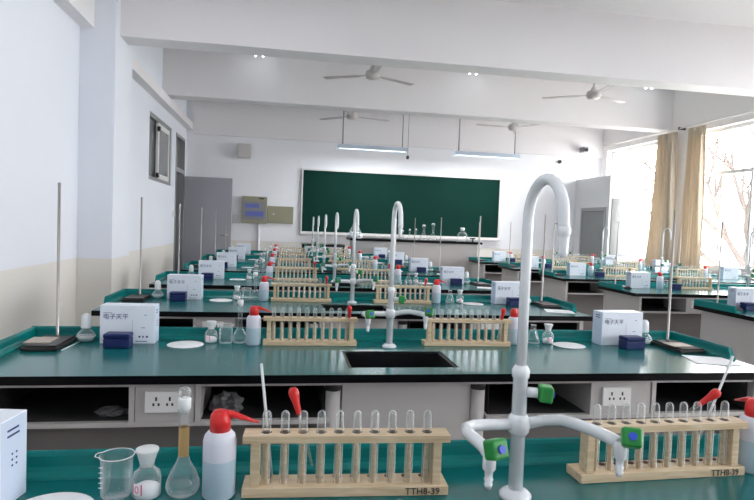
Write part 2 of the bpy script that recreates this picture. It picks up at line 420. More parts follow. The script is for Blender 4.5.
board_lamp(1.42, 'hanging fluorescent lamp with pale blue reflector over left half of chalkboard')
board_lamp(3.40, 'hanging fluorescent lamp with pale blue reflector over right half of chalkboard')
tag(obj('pull_switch', MB().lathe([(.02, 0), (.028, .03), (.02, .06)], n=10).tube([(0, 0, .06), (0, 0, .9)], .003, 6), M['black'], None, (2.07, 9.75, 2.44)), 'tiny dark pull switch hanging right of the left hanging lamp', 'switch')

# ceiling lamps (lit)
def ceil_lamp(x, y, label, power, h=.3):
    t = thing('ceiling_lamp', (x, y, ZC), 0, label, 'lamp', 'ceiling lamps')
    obj('housing', MB().box(-.11, -h, -.05, .11, h, 0), M['white_pl'], t, bevel=.005)
    obj('tube', MB().tube([(-.05, -h+.03, -.066), (-.05, h-.03, -.066)], .013, 8), M['tube_on'], t)
    obj('tube', MB().tube([(.05, -h+.03, -.066), (.05, h-.03, -.066)], .013, 8), M['tube_on'], t)
    if not power: return
    l = bpy.data.lights.new('lamp_light', 'AREA'); l.shape = 'RECTANGLE'; l.size = .2; l.size_y = .55; l.energy = power; l.color = (.93, .96, 1)
    lo = bpy.data.objects.new('lamp_light', l); COL.objects.link(lo); lo.location = (x, y, ZC-.085); lo.parent = None
LP = 3
for x, w in ((-.4, 'leftmost'), (2.67, 'middle'), (5.5, 'rightmost')):
    ceil_lamp(x, 8.10, '%s of the three small ceiling lamps between the cross beams' % w, 0, .15)
for x in (-.4, 2.67, 5.2):  # out-of-view lamps added to brighten the near part of the room
    for y in (4.2, .2):
        ceil_lamp(x, y, 'added unseen white ceiling lamp in the near bay', 6)

# window curtains
def curtain(y0, y1, yb0, yb1, label):
    n = 60; top, bot = 2.90, .28
    mb = MB(); rows = 14
    for j in range(rows+1):
        s = j/rows; z = top + (bot-top)*s; e = s**1.2
        for i in range(n+1):
            u = i/n; y = (y0+(y1-y0)*u)*(1-e) + (yb0+(yb1-yb0)*u)*e
            amp = .032*(.75+.3*math.sin(5*s+u*3))
            x = amp*math.sin(u*2*PI*6.5 + .6*math.sin(3*s)) + .012*math.sin(u*31+s*4)
            mb.v.append((x, y, z))
    for j in range(rows):
        for i in range(n):
            a = j*(n+1)+i; mb.face((a, a+1, a+n+2, a+n+1), 0, True)
    o = obj('curtain', mb, M['curtain'], None, (XR_W-.10, 0, 0))
    sm = o.modifiers.new('thickness', 'SOLIDIFY'); sm.thickness = .004
    return tag(o, label, 'curtain', 'tan window curtains')
curtain(8.12, 8.56, 8.02, 8.76, 'tan curtain on the far side of the white window pillar')
curtain(7.50, 7.84, 7.42, 7.98, 'tan curtain on the near side of the white window pillar')
t = thing('curtain_rod', (XR_W-.10, 8.2, 2.94), 0, 'thin curtain rod running along top of the window wall', 'rod')
obj('pole', MB().tube([(0, -2.1, 0), (0, 2.0, 0)], .012, 8), M['alum'], t)
for y in (-.15, 1.95, -2.0): obj('bracket', MB().box(-.015, y-.012, -.02, .098, y+.012, .02), M['black'] if y == -.15 else M['alum'], t)

# fume hood in the far right corner
t = thing('fume_hood', (5.54, 9.2, 0), 0, 'tall grey white fume hood cabinet in the far right corner', 'cabinet')
obj('body', MB().box(0, 0, 0, .48, 1.18, 2.30), M['hood'], t, bevel=.006)
obj('window_frame', MB().box(-.012, .08, .80, 0, .93, .86).box(-.012, .08, 1.69, 0, .93, 1.75).box(-.012, .08, .86, 0, .13, 1.69).box(-.012, .88, .86, 0, .93, 1.69), M['frame_grey'], t)
obj('side_window', MB().box(-.006, .13, .86, 0, .88, 1.69), M['hoodglass'], t)
obj('sash_front', MB().box(.05, -.01, .9, .43, 0, 1.9), M['hoodglass'], t)

# ------------------------------------------------------------------ lab benches
def bench_proto(label):
    L = 1.42; yf, yb = -.429, .171
    t = thing('lab_bench', (0, 0, 0), 0, label, 'bench')
    hx0, hx1, hy0, hy1 = -.20, .20, -.335, -.077
    w = MB()
    for (a, b, c, d) in ((-L, yf, hx0, yb), (hx1, yf, L, yb), (hx0, yf, hx1, hy0), (hx0, hy1, hx1, yb)):
        w.box(a, b, .752, c, d, T, 1, top=0)
    obj('worktop', w, [M['top'], M['edge']], t)
    prof = [(0, 0), (0, .042), (-.003, .046), (-.009, .048), (-.015, .046), (-.018, .039), (-.020, .020), (-.024, .012), (-.034, .005), (-.036, 0)]
    lp = MB(); lp.prism([(yb+p, T+.0005+q) for p, q in prof], 'x', -L, L)
    obj('back_lip', lp, M['lip'], t)
    for sgn in (-1, 1):
        e = MB(); b0 = len(e.v); e.prism([(sgn*(L+p), T+.0005+q) for p, q in prof], 'y', -.23, yb-.01)
        n = len(prof)
        for i in range(n):
            x, y, z = e.v[b0+i]; e.v[b0+i] = (x, y + (z-T)*.6, z)
        obj('end_lip', e, M['lip'], t)
    sk = MB(); zt, zb_ = T-.004, .60; g = .012
    sk.box(hx0, hy0, zb_, hx1, hy1, zb_+.01)
    sk.box(hx0, hy0, zb_, hx0+g, hy1, zt); sk.box(hx1-g, hy0, zb_, hx1, hy1, zt)
    sk.box(hx0+g, hy0, zb_, hx1-g, hy0+g, zt); sk.box(hx0+g, hy1-g, zb_, hx1-g, hy1, zt)
    obj('sink', sk, M['sinkm'], t)
    yp = yf+.03                       # plane of the front panels
    for sgn in (-1, 1):
        e = MB(); xs = sorted((sgn*(L-.05), sgn*(L-.075)))
        e.box(xs[0], yf+.02, .0, xs[1], yb-.02, .752)
        obj('end_panel', e, M['panel'], t, bevel=.002)
    obj('front_rail', MB().box(-L+.075, yp-.005, .738, L-.075, yp+.02, .752), M['panel'], t)
    obj('back_panel', MB().box(-L+.075, yb-.05, .0, L-.075, yb-.03, .752), M['panel'], t)
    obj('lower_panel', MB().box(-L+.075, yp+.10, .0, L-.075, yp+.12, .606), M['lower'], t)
    for x0, x1 in ((-L+.075, -.266), (.288, L-.075)):
        obj('shelf_board', MB().box(x0, yp, .606, x1, yb-.05, .621), M['panel'], t)
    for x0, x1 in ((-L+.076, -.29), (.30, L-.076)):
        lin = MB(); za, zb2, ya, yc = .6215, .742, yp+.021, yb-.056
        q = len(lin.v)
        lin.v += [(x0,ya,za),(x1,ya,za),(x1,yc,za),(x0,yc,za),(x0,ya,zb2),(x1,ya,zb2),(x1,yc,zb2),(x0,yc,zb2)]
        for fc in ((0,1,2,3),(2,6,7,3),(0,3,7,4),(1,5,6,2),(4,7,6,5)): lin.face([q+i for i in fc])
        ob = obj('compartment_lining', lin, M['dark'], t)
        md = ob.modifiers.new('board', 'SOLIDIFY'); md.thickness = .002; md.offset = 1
    for x0, x1 in ((-.91, -.69), (.68, .94)):
        p = MB(); p.box(x0+.018, yp, .621, x1-.018, yp+.30, .738)
        s = obj('socket_panel', p, M['panel'], t, bevel=.002)
        obj('divider', MB().box(x0, yp-.004, .621, x0+.016, yp+.30, .738), M['panel'], t)
        obj('divider', MB().box(x1-.016, yp-.004, .621, x1, yp+.30, .738), M['panel'], t)
        xc = (x0+x1)/2 + (-.005 if x0 < 0 else -.03)
        so = MB(); so.box(xc-.055, yp-.009, .655, xc+.055, yp, .722, 0)
        for q in (-.021, .021):
            for (dx, dz, w_, h_) in ((0, .010, .006, .013), (-.008, -.008, .006, .009), (.008, -.008, .006, .009)):
                so.box(xc+q+dx-w_/2, yp-.0096, .689+dz-h_/2, xc+q+dx+w_/2, yp-.0092, .689+dz+h_/2, 1)
        obj('power_socket', so, [M['socket'], M['ink']], s)
    for x0, x1 in ((-.283, -.229), (.235, .285)):
        xm = (x0+x1)/2
        p = obj('pipe_cover', MB().lathe([(.026, .0), (.026, .715)], (xm, yp+.027, 0), n=16), M['panel'], t)
        obj('collar', MB().lathe([(.028, .715), (.028, .752)], (xm, yp+.027, 0), n=16), M['black'], p)
    obj('sink_panel', MB().box(-.226, yp+.02, .06, .232, yp+.04, .738), M['panel'], t, bevel=.002)
    return t

ORD = ['nearest', 'second', 'third', 'fourth', 'fifth', 'sixth', 'seventh']
XLC, XRC = .44, 4.425
LB = ['%s left-hand bench' % o for o in ORD]
RB = {k: '%s window-side bench' % ORD[k-2] for k in range(2, 7)}
def bench_label(k, side):
    if side == 'L':
        return ('long green-topped lab bench, %s in the left-hand column' % ORD[k])
    return 'green-topped lab bench, %s in the column beside the windows' % ORD[k-2]
proto = None
BENCHES = []
for k in range(7): BENCHES.append((XLC, k, 'L'))
for k in range(2, 7): BENCHES.append((XRC, k, 'R'))
for x, k, sd in BENCHES:
    if proto is None:
        proto = bench_proto(bench_label(k, sd)); proto.location = (x, YT(k), 0); proto['group'] = 'lab benches'
    else:
        dup(proto, (x, YT(k), 0), 0, bench_label(k, sd), 'lab benches')

# placer: first call moves the prototype, later calls copy it
class Kind:
    def __init__(s, make, group): s.make = make; s.group = group; s.p = None
    def put(s, x, y, z, rot, label):
        if s.p is None:
            s.p = s.make(); z += .0006; s.p.location = (x, y, z); s.p.rotation_euler = (0, 0, rot); s.p['label'] = label; s.p['group'] = s.group
            bpy.context.view_layer.update()
            return s.p
        return dup(s.p, (x, y, z + .0006), rot, label, s.group)

# ------------------------------------------------------------------ faucet
def arc(c, r, a0, a1, n, plane):
    out = []
    for i in range(n+1):
        a = a0 + (a1-a0)*i/n
        p, q = r*math.cos(a), r*math.sin(a)
        out.append((c[0], c[1]+p, c[2]+q) if plane == 'yz' else (c[0]+p, c[1]+q, c[2]))
    return out
def valve(parent, loc, rx, rz, size=.031):
    v = MB(); s = size/2
    v.box(-s, -s*.9, -s, s, s*.8, s, 0)
    me = v.mesh('valve_handle', [M['green'], M['blue']], bevel=size*.16, segs=3)
    o = obj('valve_handle', me, None, parent, loc, rot=(rx, 0, rz))
    return o
def valve_full(parent, loc, rx, rz, size=.031):
    s = size/2
    v = MB(); v.box(-s, -s*.9, -s, s, s*.8, s, 0)
    me0 = v.mesh('tmp', [M['green']], bevel=size*.16, segs=3)
    bm = bmesh.new(); bm.from_mesh(me0)
    r = bmesh.ops.create_cone(bm, cap_ends=True, segments=16, radius1=s*.42, radius2=s*.40, depth=.004,
                              matrix=Matrix.Translation((0, -s*.9-.0015, 0)) @ Matrix.Rotation(PI/2, 4, 'X'))
    vs = set(r['verts'])
    for f in bm.faces:
        if all(q in vs for q in f.verts): f.material_index = 1
    me = bpy.data.meshes.new('valve_handle'); bm.to_mesh(me); bm.free(); bpy.data.meshes.remove(me0)
    me.materials.append(M['green']); me.materials.append(M['blue'])
    return obj('valve_handle', me, None, parent, loc, rot=(rx, 0, rz))
def make_faucet():
    t = thing('lab_faucet', cat='faucet')
    obj('base_flange', MB().lathe([(.030, 0), (.030, .006), (.024, .012), (.016, .016)], n=24), M['tapw'], t)
    obj('riser', MB().lathe([(.0135, .010), (.0135, .225), (.016, .228), (.017, .240), (.015, .244), (.011, .250)], n=20), M['tapw'], t)
    obj('hub', MB().lathe([(.0145, .118), (.020, .126), (.0215, .138), (.020, .150), (.0145, .158)], n=20), M['tapw'], t)
    g = [(0, 0, .245), (0, 0, .40), (0, 0, .515)] + arc((0, -.068, .522), .068, 0, PI*1.0, 14, 'yz')
    g += [(0, -.137, .512), (0, -.140, .502)]
    obj('gooseneck', MB().tube(g, [.0096]*len(g), 14), M['tapw'], t)
    n = MB()
    prof = []
    for i in range(4): prof += [(.0094 - i*.0005, -.009*i), (.0076 - i*.0004, -.009*i-.006)]
    n.lathe([(.0101, .012), (.0101, .0)] + [(r, z-.002) for r, z in prof] + [(.004, -.038)], (0, -.140, .497), n=14)
    obj('outlet_nozzle', n, M['tapw'], t)
    for sx, rx, rz in ((-1, .35, .35), (1, .55, -.45)):
        ex = -.118 if sx < 0 else .112
        if sx < 0: pts = [(-.01, 0, .138), (-.06, -.002, .139), (-.092, -.008, .140), (-.112, -.030, .143), (-.120, -.065, .147), (-.119, -.10, .150), (-.116, -.135, .150), (-.116, -.160, .148)]
        else: pts = [(.01, 0, .138), (.05, -.003, .146), (.078, -.015, .150), (.095, -.045, .151), (.104, -.085, .154), (.108, -.125, .157), (.110, -.155, .158)]
        ar = obj('arm', MB().tube(pts, .0105, 12), M['tapw'], t)
        e = pts[-1]
        nz = MB().lathe([(.0095, .0), (.0105, -.004), (.0105, -.026), (.007, -.030), (.006, -.040), (.0075, -.042), (.0055, -.048), (.0068, -.050), (.0045, -.058)][::-1], (e[0], e[1], e[2]+.004), n=14)
        obj('nozzle', nz, M['tapw'], ar)
        valve_full(ar, (e[0]+(.004 if sx < 0 else .010), e[1]-.013, e[2]+.014), -rx*.9, rz)
    sv = obj('side_valve', MB().tube([(.010, -.004, .20), (.030, -.010, .20)], .0095, 12), M['tapw'], t)
    valve_full(sv, (.043, -.014, .20), .1, 1.35, .030)
    return t
K_FAUCET = Kind(make_faucet, 'white three-way lab faucets')
for x, k, sd in BENCHES:
    X = x + (.0045 if sd == 'L' else .055)
    nm = LB[k] if sd == 'L' else RB[k]
    if sd == 'R' and k == 2: continue            # outside the frame
    K_FAUCET.put(X, YT(k), T, 0, 'white gooseneck lab faucet with green valves on the %s' % nm)

# ------------------------------------------------------------------ test tube racks
NT, PITCH = 10, .0332
def holed_board(mb, x0, y0, z0, x1, y1, z1, holes, r, m=0, mh=1):
    n = 16
    xs = [x0] + [(holes[i][0]+holes[i+1][0])/2 for i in range(len(holes)-1)] + [x1]
    for ci, (hx, hy) in enumerate(holes):
        a, b = xs[ci], xs[ci+1]
        base = len(mb.v)
        for z in (z0, z1):
            for i in range(n):
                t = 2*PI*i/n; mb.v.append((hx+r*math.cos(t), hy+r*math.sin(t), z))
            for i in range(n):
                t = 2*PI*i/n; c, s = math.cos(t), math.sin(t)
                k = min(((b-hx)/c if c > 1e-9 else (a-hx)/c if c < -1e-9 else 1e9), ((y1-hy)/s if s > 1e-9 else (y0-hy)/s if s < -1e-9 else 1e9))
                mb.v.append((hx+c*k, hy+s*k, z))
            for cx, cy in ((a, y0), (b, y0), (b, y1), (a, y1)): mb.v.append((cx, cy, z))
        st = 2*n+4
        def quad_for(z_off, flip):
            for i in range(n):
                j = (i+1) % n
                pi, pj = base+z_off+n+i, base+z_off+n+j
                vi, vj = mb.v[pi], mb.v[pj]
                f = [base+z_off+i, pi]
                for q, (cx, cy) in enumerate(((a, y0), (b, y0), (b, y1), (a, y1))):
                    # corner between the two outer points
                    on_i = (abs(vi[0]-cx) < 1e-7, abs(vi[1]-cy) < 1e-7); on_j = (abs(vj[0]-cx) < 1e-7, abs(vj[1]-cy) < 1e-7)
                    if (on_i[0] and on_j[1] and not on_i[1] and not on_j[0]) or (on_i[1] and on_j[0] and not on_i[0] and not on_j[1]):
                        f.append(base+z_off+2*n+q)
                f += [pj, base+z_off+j]
                mb.face(f[::-1] if flip else f, m)
        quad_for(0, True); quad_for(st, False)
        for i in range(n):
            j = (i+1) % n
            mb.face((base+i, base+j, base+st+j, base+st+i), mh)
    # outer sides
    b0 = len(mb.v)
    mb.v += [(x0,y0,z0),(x1,y0,z0),(x1,y1,z0),(x0,y1,z0),(x0,y0,z1),(x1,y0,z1),(x1,y1,z1),(x0,y1,z1)]
    for q in ((0,1,5,4),(1,2,6,5),(2,3,7,6),(3,0,4,7)): mb.face([b0+i for i in q], m)
HX = [(-NT/2+.5+i)*PITCH for i in range(NT)]
def make_rack(writing=False):
    t = thing('test_tube_rack', cat='rack')
    L = .19
    bs = MB(); bs.box(-L, -.042, 0, L, .016, .018)
    base = obj('base_board', bs, [M['wood']], t, bevel=.0015)
    hl = MB()
    for x in HX: hl.lathe([(.0001, .0187), (.0085, .0187), (.0085, .0182)], (x, .004, 0), n=14)
    obj('bored_hole_row', hl, M['hole'], base)
    tb = MB(); holed_board(tb, -L, -.044, .101, L, -.002, .114, [(x, -.022) for x in HX], .0098)
    obj('top_board', tb, [M['wood'], M['hole']], t)
    for s in (-1, 1):
        xs = sorted((s*(L-.014), s*(L-.030)))
        obj('end_post', MB().box(xs[0], -.037, .018, xs[1], -.008, .101), M['wood'], t, bevel=.001)
    for x in HX:
        obj('peg', MB().lathe([(.0048, .018), (.0046, .088), (.003, .094), (.0001, .095)], (x, -.022, 0), n=10), M['wood'], t)
    return t
def make_tube():
    prof = [(.0082, .0195), (.0086, .0205), (.0080, .024), (.0079, .146)]
    for i in range(1, 7):
        a = PI/2*i/6; prof.append((max(.0079*math.cos(a), .0001), .146+.0085*math.sin(a)))
    s_cap[:] = [False, False]
    o = obj('test_tube', MB().lathe(prof, n=14), M['tube_glass']); s_cap[:] = [True, True]
    return tag(o, '', 'test tube')
K_RACK = Kind(make_rack, 'wooden test tube racks'); K_TUBE = Kind(make_tube, 'inverted test tubes on racks')
CARD = ['first', 'second', 'third', 'fourth', 'fifth', 'sixth', 'seventh', 'eighth', 'ninth', 'tenth']
def make_dropper():
    t = thing('dropper', cat='dropper')
    obj('stem', MB().tube([(0, 0, -.10), (0, 0, -.06), (0, 0, .0), (0, 0, .01)], [.0018, .003, .0034, .0034], 10), M['glass'], t)
    obj('rubber_bulb', MB().lathe([(.0045, 0), (.0052, .004), (.0058, .012), (.0072, .026), (.0098, .038), (.0098, .046), (.006, .052), (.0001, .053)], n=14), M['red'], t)
    return t
K_DROP = Kind(make_dropper, 'red-bulbed droppers leaning in racks')
def put_rot(kind, x, y, z, rx, ry, label):
    o = kind.put(x, y, z, 0, label); o.rotation_euler = (rx, ry, 0); return o
def rack_at(x, y, rot, side, nm, dropper=None):
    r = K_RACK.put(x, y, T, rot, 'wooden test tube rack %s of the faucet on the %s' % (side, nm))
    c, s = math.cos(rot), math.sin(rot)
    for i, hx in enumerate(HX):
        K_TUBE.put(x + hx*c + .022*s, y + hx*s - .022*c, T, rot, '%s test tube from left, rack %s of faucet on %s' % (CARD[i], side, nm))
    return r
LR = {0: ((.131, 1.070, -.05), (.788, 1.090, .03))}
for k in range(7):
    if k == 0: a, b = LR[0]
    else:
        a = (.125 + random.uniform(-.008, .008), YT(k)+.062, random.uniform(-.02, .02))
        b = (.788 + random.uniform(-.008, .008), YT(k)+.062, random.uniform(-.02, .02))
    rack_at(*a, 'left', LB[k]); rack_at(*b, 'right', LB[k])
    if k in (1, 2, 3):
        put_rot(K_DROP, a[0]+.155, YT(k)+.010, T+.118, .25, -.06, 'red-bulbed dropper by rack left of faucet on the %s' % LB[k])
        put_rot(K_DROP, b[0]+.14, YT(k)+.010, T+.118, .25, .08, 'red-bulbed dropper by rack right of faucet on the %s' % LB[k])
for k in range(3, 7):
    rack_at(XRC-.50+(.0 if k > 3 else .0), YT(k)+.05, 0, 'left', RB[k]); rack_at(XRC+.45, YT(k)+.05, 0, 'right', RB[k])
# near-bench droppers and rods
put_rot(K_DROP, .040, 1.088, T+.135, -.10, -.28, 'red-bulbed dropper between third and fourth tubes, left rack on nearest bench')
put_rot(K_DROP, .898, 1.10, T+.138, .5, .62, 'red-bulbed dropper tilted behind tubes of right rack on nearest bench')
def rod(p, q, label):
    p, q = Vector(p), Vector(q); m = MB().tube([(0, 0, 0), tuple(q-p)], .0026, 8)
    tag(obj('glass_rod', m, M['frost'], None, tuple(p)), label, 'glass rod', 'glass stirring rods')
rod((-.008, 1.115, T+.003), (-.033, 1.075, 1.016), 'glass rod standing at left end of left rack on nearest bench')
rod((.895, 1.115, T+.003), (.974, 1.10, 1.025), 'glass rod slanting out of right rack on nearest bench')
rod((-.785, 2.235, T+.003), (-.772, 2.375, T+.004), 'glass rod lying beside the stand base on second left-hand bench')
# writing on the two near racks
for (x, y, r) in LR[0]:
    pass
w1 = K_RACK.p
text = None

# ------------------------------------------------------------------ small glassware and bottles
def make_wash():
    t = thing('wash_bottle', cat='bottle')
    s_cap[:] = [True, False]
    obj('liquid', MB().lathe([(.0001, 0), (.026, 0), (.029, .004), (.0295, .070)], n=24), M['liquid'], t)
    s_cap[:] = [False, True]
    obj('bottle_body', MB().lathe([(.0295, .070), (.0295, .102), (.027, .112), (.021, .119), (.017, .121)], n=24), M['bottle'], t)
    s_cap[:] = [True, True]
    cap = obj('screw_cap', MB().lathe([(.0185, .117), (.0185, .139), (.017, .149), (.012, .156), (.0001, .158)], n=24), M['red'], t)
    obj('spout', MB().tube([(.006, 0, .149), (.022, -.002, .149), (.040, -.004, .143), (.068, -.006, .134)], [.009, .0065, .0045, .002], 10), M['red'], cap)
    return t
def make_reagent():
    t = thing('reagent_bottle', cat='bottle')
    s_cap[:] = [True, False]
    b = obj('glass_body', MB().lathe([(.0001, .001), (.022, .001), (.0245, .004), (.0245, .034), (.022, .045), (.014, .052), (.0125, .056), (.0125, .064)], n=20), M['glass'], t)
    obj('powder', MB().lathe([(.0001, .003), (.0225, .003), (.0228, .018), (.012, .024), (.0001, .025)], n=20), M['powder'], t)
    s_cap[:] = [True, True]
    obj('stopper', MB().lathe([(.0115, .056), (.0135, .066), (.0165, .076), (.0200, .084), (.0195, .087), (.0001, .088)], n=20), M['frost'], t)
    lb = MB(); n = 8
    for i in range(n+1):
        a = -PI/2-.9 + .8*i/n
        for z in (.012, .032): lb.v.append((.0248*math.cos(a), .0248*math.sin(a), z))
    for i in range(n): lb.face((2*i, 2*i+2, 2*i+3, 2*i+1), 0 if 0 < i < n-1 else 1, True)
    obj('paper_label', lb, [M['paperw'], M['pink']], t)
    mk = MB(); a = -PI/2-.5
    mk.tube([(.0252*math.cos(a+.14*math.cos(q)), .0252*math.sin(a+.14*math.cos(q)), .022+.006*math.sin(q)) for q in [2*PI*i/12 for i in range(13)]], .0008, 5)
    obj('label_mark', mk, M['pink'], t)
    return t
def make_beaker():
    t = thing('beaker', cat='beaker')
    s_cap[:] = [False, False]
    obj('glass_wall', MB().lathe([(.0001, .001), (.024, .001), (.0265, .005), (.027, .066), (.0295, .074)], n=24), M['glass'], t)
    rim = MB(); n = 28
    pts = []
    for i in range(n+1):
        a = 2*PI*i/n; r = .0297 + (.006 if abs(((a-PI)+PI) % (2*PI)-PI) < .3 else 0)
        pts.append((r*math.cos(a), r*math.sin(a), .0745))
    obj('rim', rim.tube(pts, .0009, 6, caps=False), M['frost'], t)
    mk = MB()
    for i in range(5):
        a = PI+.7
        z = .022 + i*.009
        mk.box(.0275*math.cos(a)-.004, .0275*math.sin(a)-.0005, z, .0275*math.cos(a)+.003, .0275*math.sin(a), z+.001)
    obj('graduation', mk, M['paperw'], t)
    s_cap[:] = [True, True]
    return t
def make_vflask():
    t = thing('volumetric_flask', cat='flask')
    s_cap[:] = [False, False]
    obj('glass_bulb', MB().lathe([(.0001, .001), (.018, .001), (.026, .006), (.030, .016), (.029, .026), (.022, .044), (.012, .062), (.0088, .075), (.0085, .148), (.0105, .152), (.0105, .158)], n=22), M['glass'], t)
    s_cap[:] = [True, True]
    obj('ground_stopper', MB().lathe([(.0075, .150), (.0100, .157), (.0115, .160), (.0115, .176), (.006, .178)], n=16), M['frost'], t)
    obj('stopper_knob', MB().lathe([(.005, .177), (.009, .181), (.0115, .187), (.009, .194), (.004, .197), (.0001, .198)], n=16), M['glass'], t)
    return t
def make_conical():
    t = thing('conical_flask', cat='flask')
    s_cap[:] = [False, False]
    obj('glass_body', MB().lathe([(.0001, .001), (.028, .001), (.030, .006), (.020, .040), (.011, .062), (.0105, .078), (.0125, .081)], n=20), M['glass'], t)
    s_cap[:] = [True, True]
    obj('rim', MB().tube([(.0125*math.cos(2*PI*i/16), .0125*math.sin(2*PI*i/16), .081) for i in range(17)], .0009, 5, caps=False), M['frost'], t)
    return t
def make_disc():
    o = obj('watch_glass_paper', MB().lathe([(.0001, 0), (.068, 0), (.070, .0012), (.068, .0022), (.0001, .0016)], n=40), M['paperw'])
    o.name = 'filter_paper'
    return tag(o, '', 'paper disc')
def make_box():
    t = thing('balance_carton', cat='carton')
    W, D, H = .205, .075, .150
    m = MB(); m.box(-W/2, 0, 0, W/2, D, H, 0)
    for i in (2, 4): m.m[i] = 1
    obj('carton', m, [M['carton'], M['carton_side']], t, bevel=.0015)
    obj('handle_flap', MB().tube([(-.03 + .06*i/10, -.0006, H-.004-.010*math.sin(PI*i/10)) for i in range(11)][::-1], .0009, 5), M['carton_side'], t)
    text_mesh('printed_title', '电子天平', .0238, M['print'], t, (-W/2+.011, -.0008, H-.052), (PI/2, 0, 0), sx=1.0)
    obj('printed_caption', MB().box(-W/2+.012, -.0006, H-.030, -W/2+.045, -.0002, H-.0285), M['print'], t)
    lines = MB()
    obj('printed_divider', MB().box(.018, -.0006, .012, .0186, -.0002, .095), M['print'], t)
    lines.box(.062, -.0006, .112, .072, -.0002, .114); lines.box(.052, -.0006, .062, .066, -.0002, .064)
    for i, w in enumerate((.010, .008, .011)):
        x = .042 + i*.014; lines.box(x, -.0006, .024, x+w*.7, -.0002, .031)
    lines.box(.03, -.0006, .008, .075, -.0002, .0105)
    obj('printed_marks', lines, M['print'], t)
    sd = MB()
    for z, a, b in ((.128, .018, .050), (.118, .018, .052), (.085, .03, .034), (.075, .03, .034), (.065, .03, .034), (.085, .042, .046), (.075, .042, .046), (.065, .042, .046)):
        sd.box(W/2+.0002, a, z, W/2+.0006, b, z+.0035)
    obj('side_print', sd, M['print'], t)
    sl = MB()
    for z, a, b in ((.132, .02, .052), (.122, .018, .05)): sl.box(-W/2-.0006, a, z, -W/2-.0002, b, z+.0035)
    obj('side_print', sl, M['print'], t)
    return t
def make_blue():
    t = thing('weight_case', cat='box')
    obj('case', MB().box(-.047, -.030, 0, .047, .030, .036), M['navy'], t, bevel=.004)
    obj('lid', MB().box(-.0475, -.0305, .0365, .0475, .0305, .054), M['navy'], t, bevel=.005)
    return t
def make_stand():
    t = thing('retort_stand', cat='stand')
    b = MB(); b.box(-.062, -.175, .0, .062, .035, .012)
    b.box(-.055, -.166, .012, .055, .027, .020)
    obj('base', b, M['iron'], t, bevel=.003)
    obj('rod', MB().lathe([(.009, .020), (.0055, .028), (.0055, .618), (.0001, .620)], n=12), M['steel'], t)
    return t
def make_lamp():
    t = thing('spirit_lamp', cat='lamp')
    s_cap[:] = [True, False]
    obj('glass_bowl', MB().lathe([(.0001, .001), (.024, .001), (.029, .008), (.034, .022), (.032, .032), (.022, .042), (.014, .050), (.013, .058)], n=22), M['glass'], t)
    obj('spirit', MB().lathe([(.0001, .003), (.023, .003), (.028, .010), (.0325, .018), (.0001, .0185)], n=22), M['frost'], t)
    s_cap[:] = [True, True]
    obj('cap', MB().lathe([(.018, .054), (.019, .060), (.018, .085), (.0165, .100), (.010, .109), (.0001, .112)], n=20), M['white_pl'], t)
    obj('bowl_rim', MB().tube([(.034*math.cos(2*PI*i/20), .034*math.sin(2*PI*i/20), .022) for i in range(21)], .0015, 6, caps=False), M['frost'], t)
    return t
def make_paper():
    o = obj('paper_sheet', MB().box(-.085, -.075, .0004, .085, .075, .0014), M['paperw'])
    return tag(o, '', 'paper')
K_WASH = Kind(make_wash, 'red-capped wash bottles'); K_REAG = Kind(make_reagent, 'glass reagent bottles'); K_BEAK = Kind(make_beaker, 'glass beakers')
K_VFL = Kind(make_vflask, 'volumetric flasks'); K_CON = Kind(make_conical, 'conical flasks'); K_DISC = Kind(make_disc, 'round filter papers')
K_BOX = Kind(make_box, 'balance cartons'); K_BLUE = Kind(make_blue, 'dark blue cases'); K_STAND = Kind(make_stand, 'retort stands')
K_LAMP = Kind(make_lamp, 'spirit lamps'); K_PAPER = Kind(make_paper, 'white paper sheets')

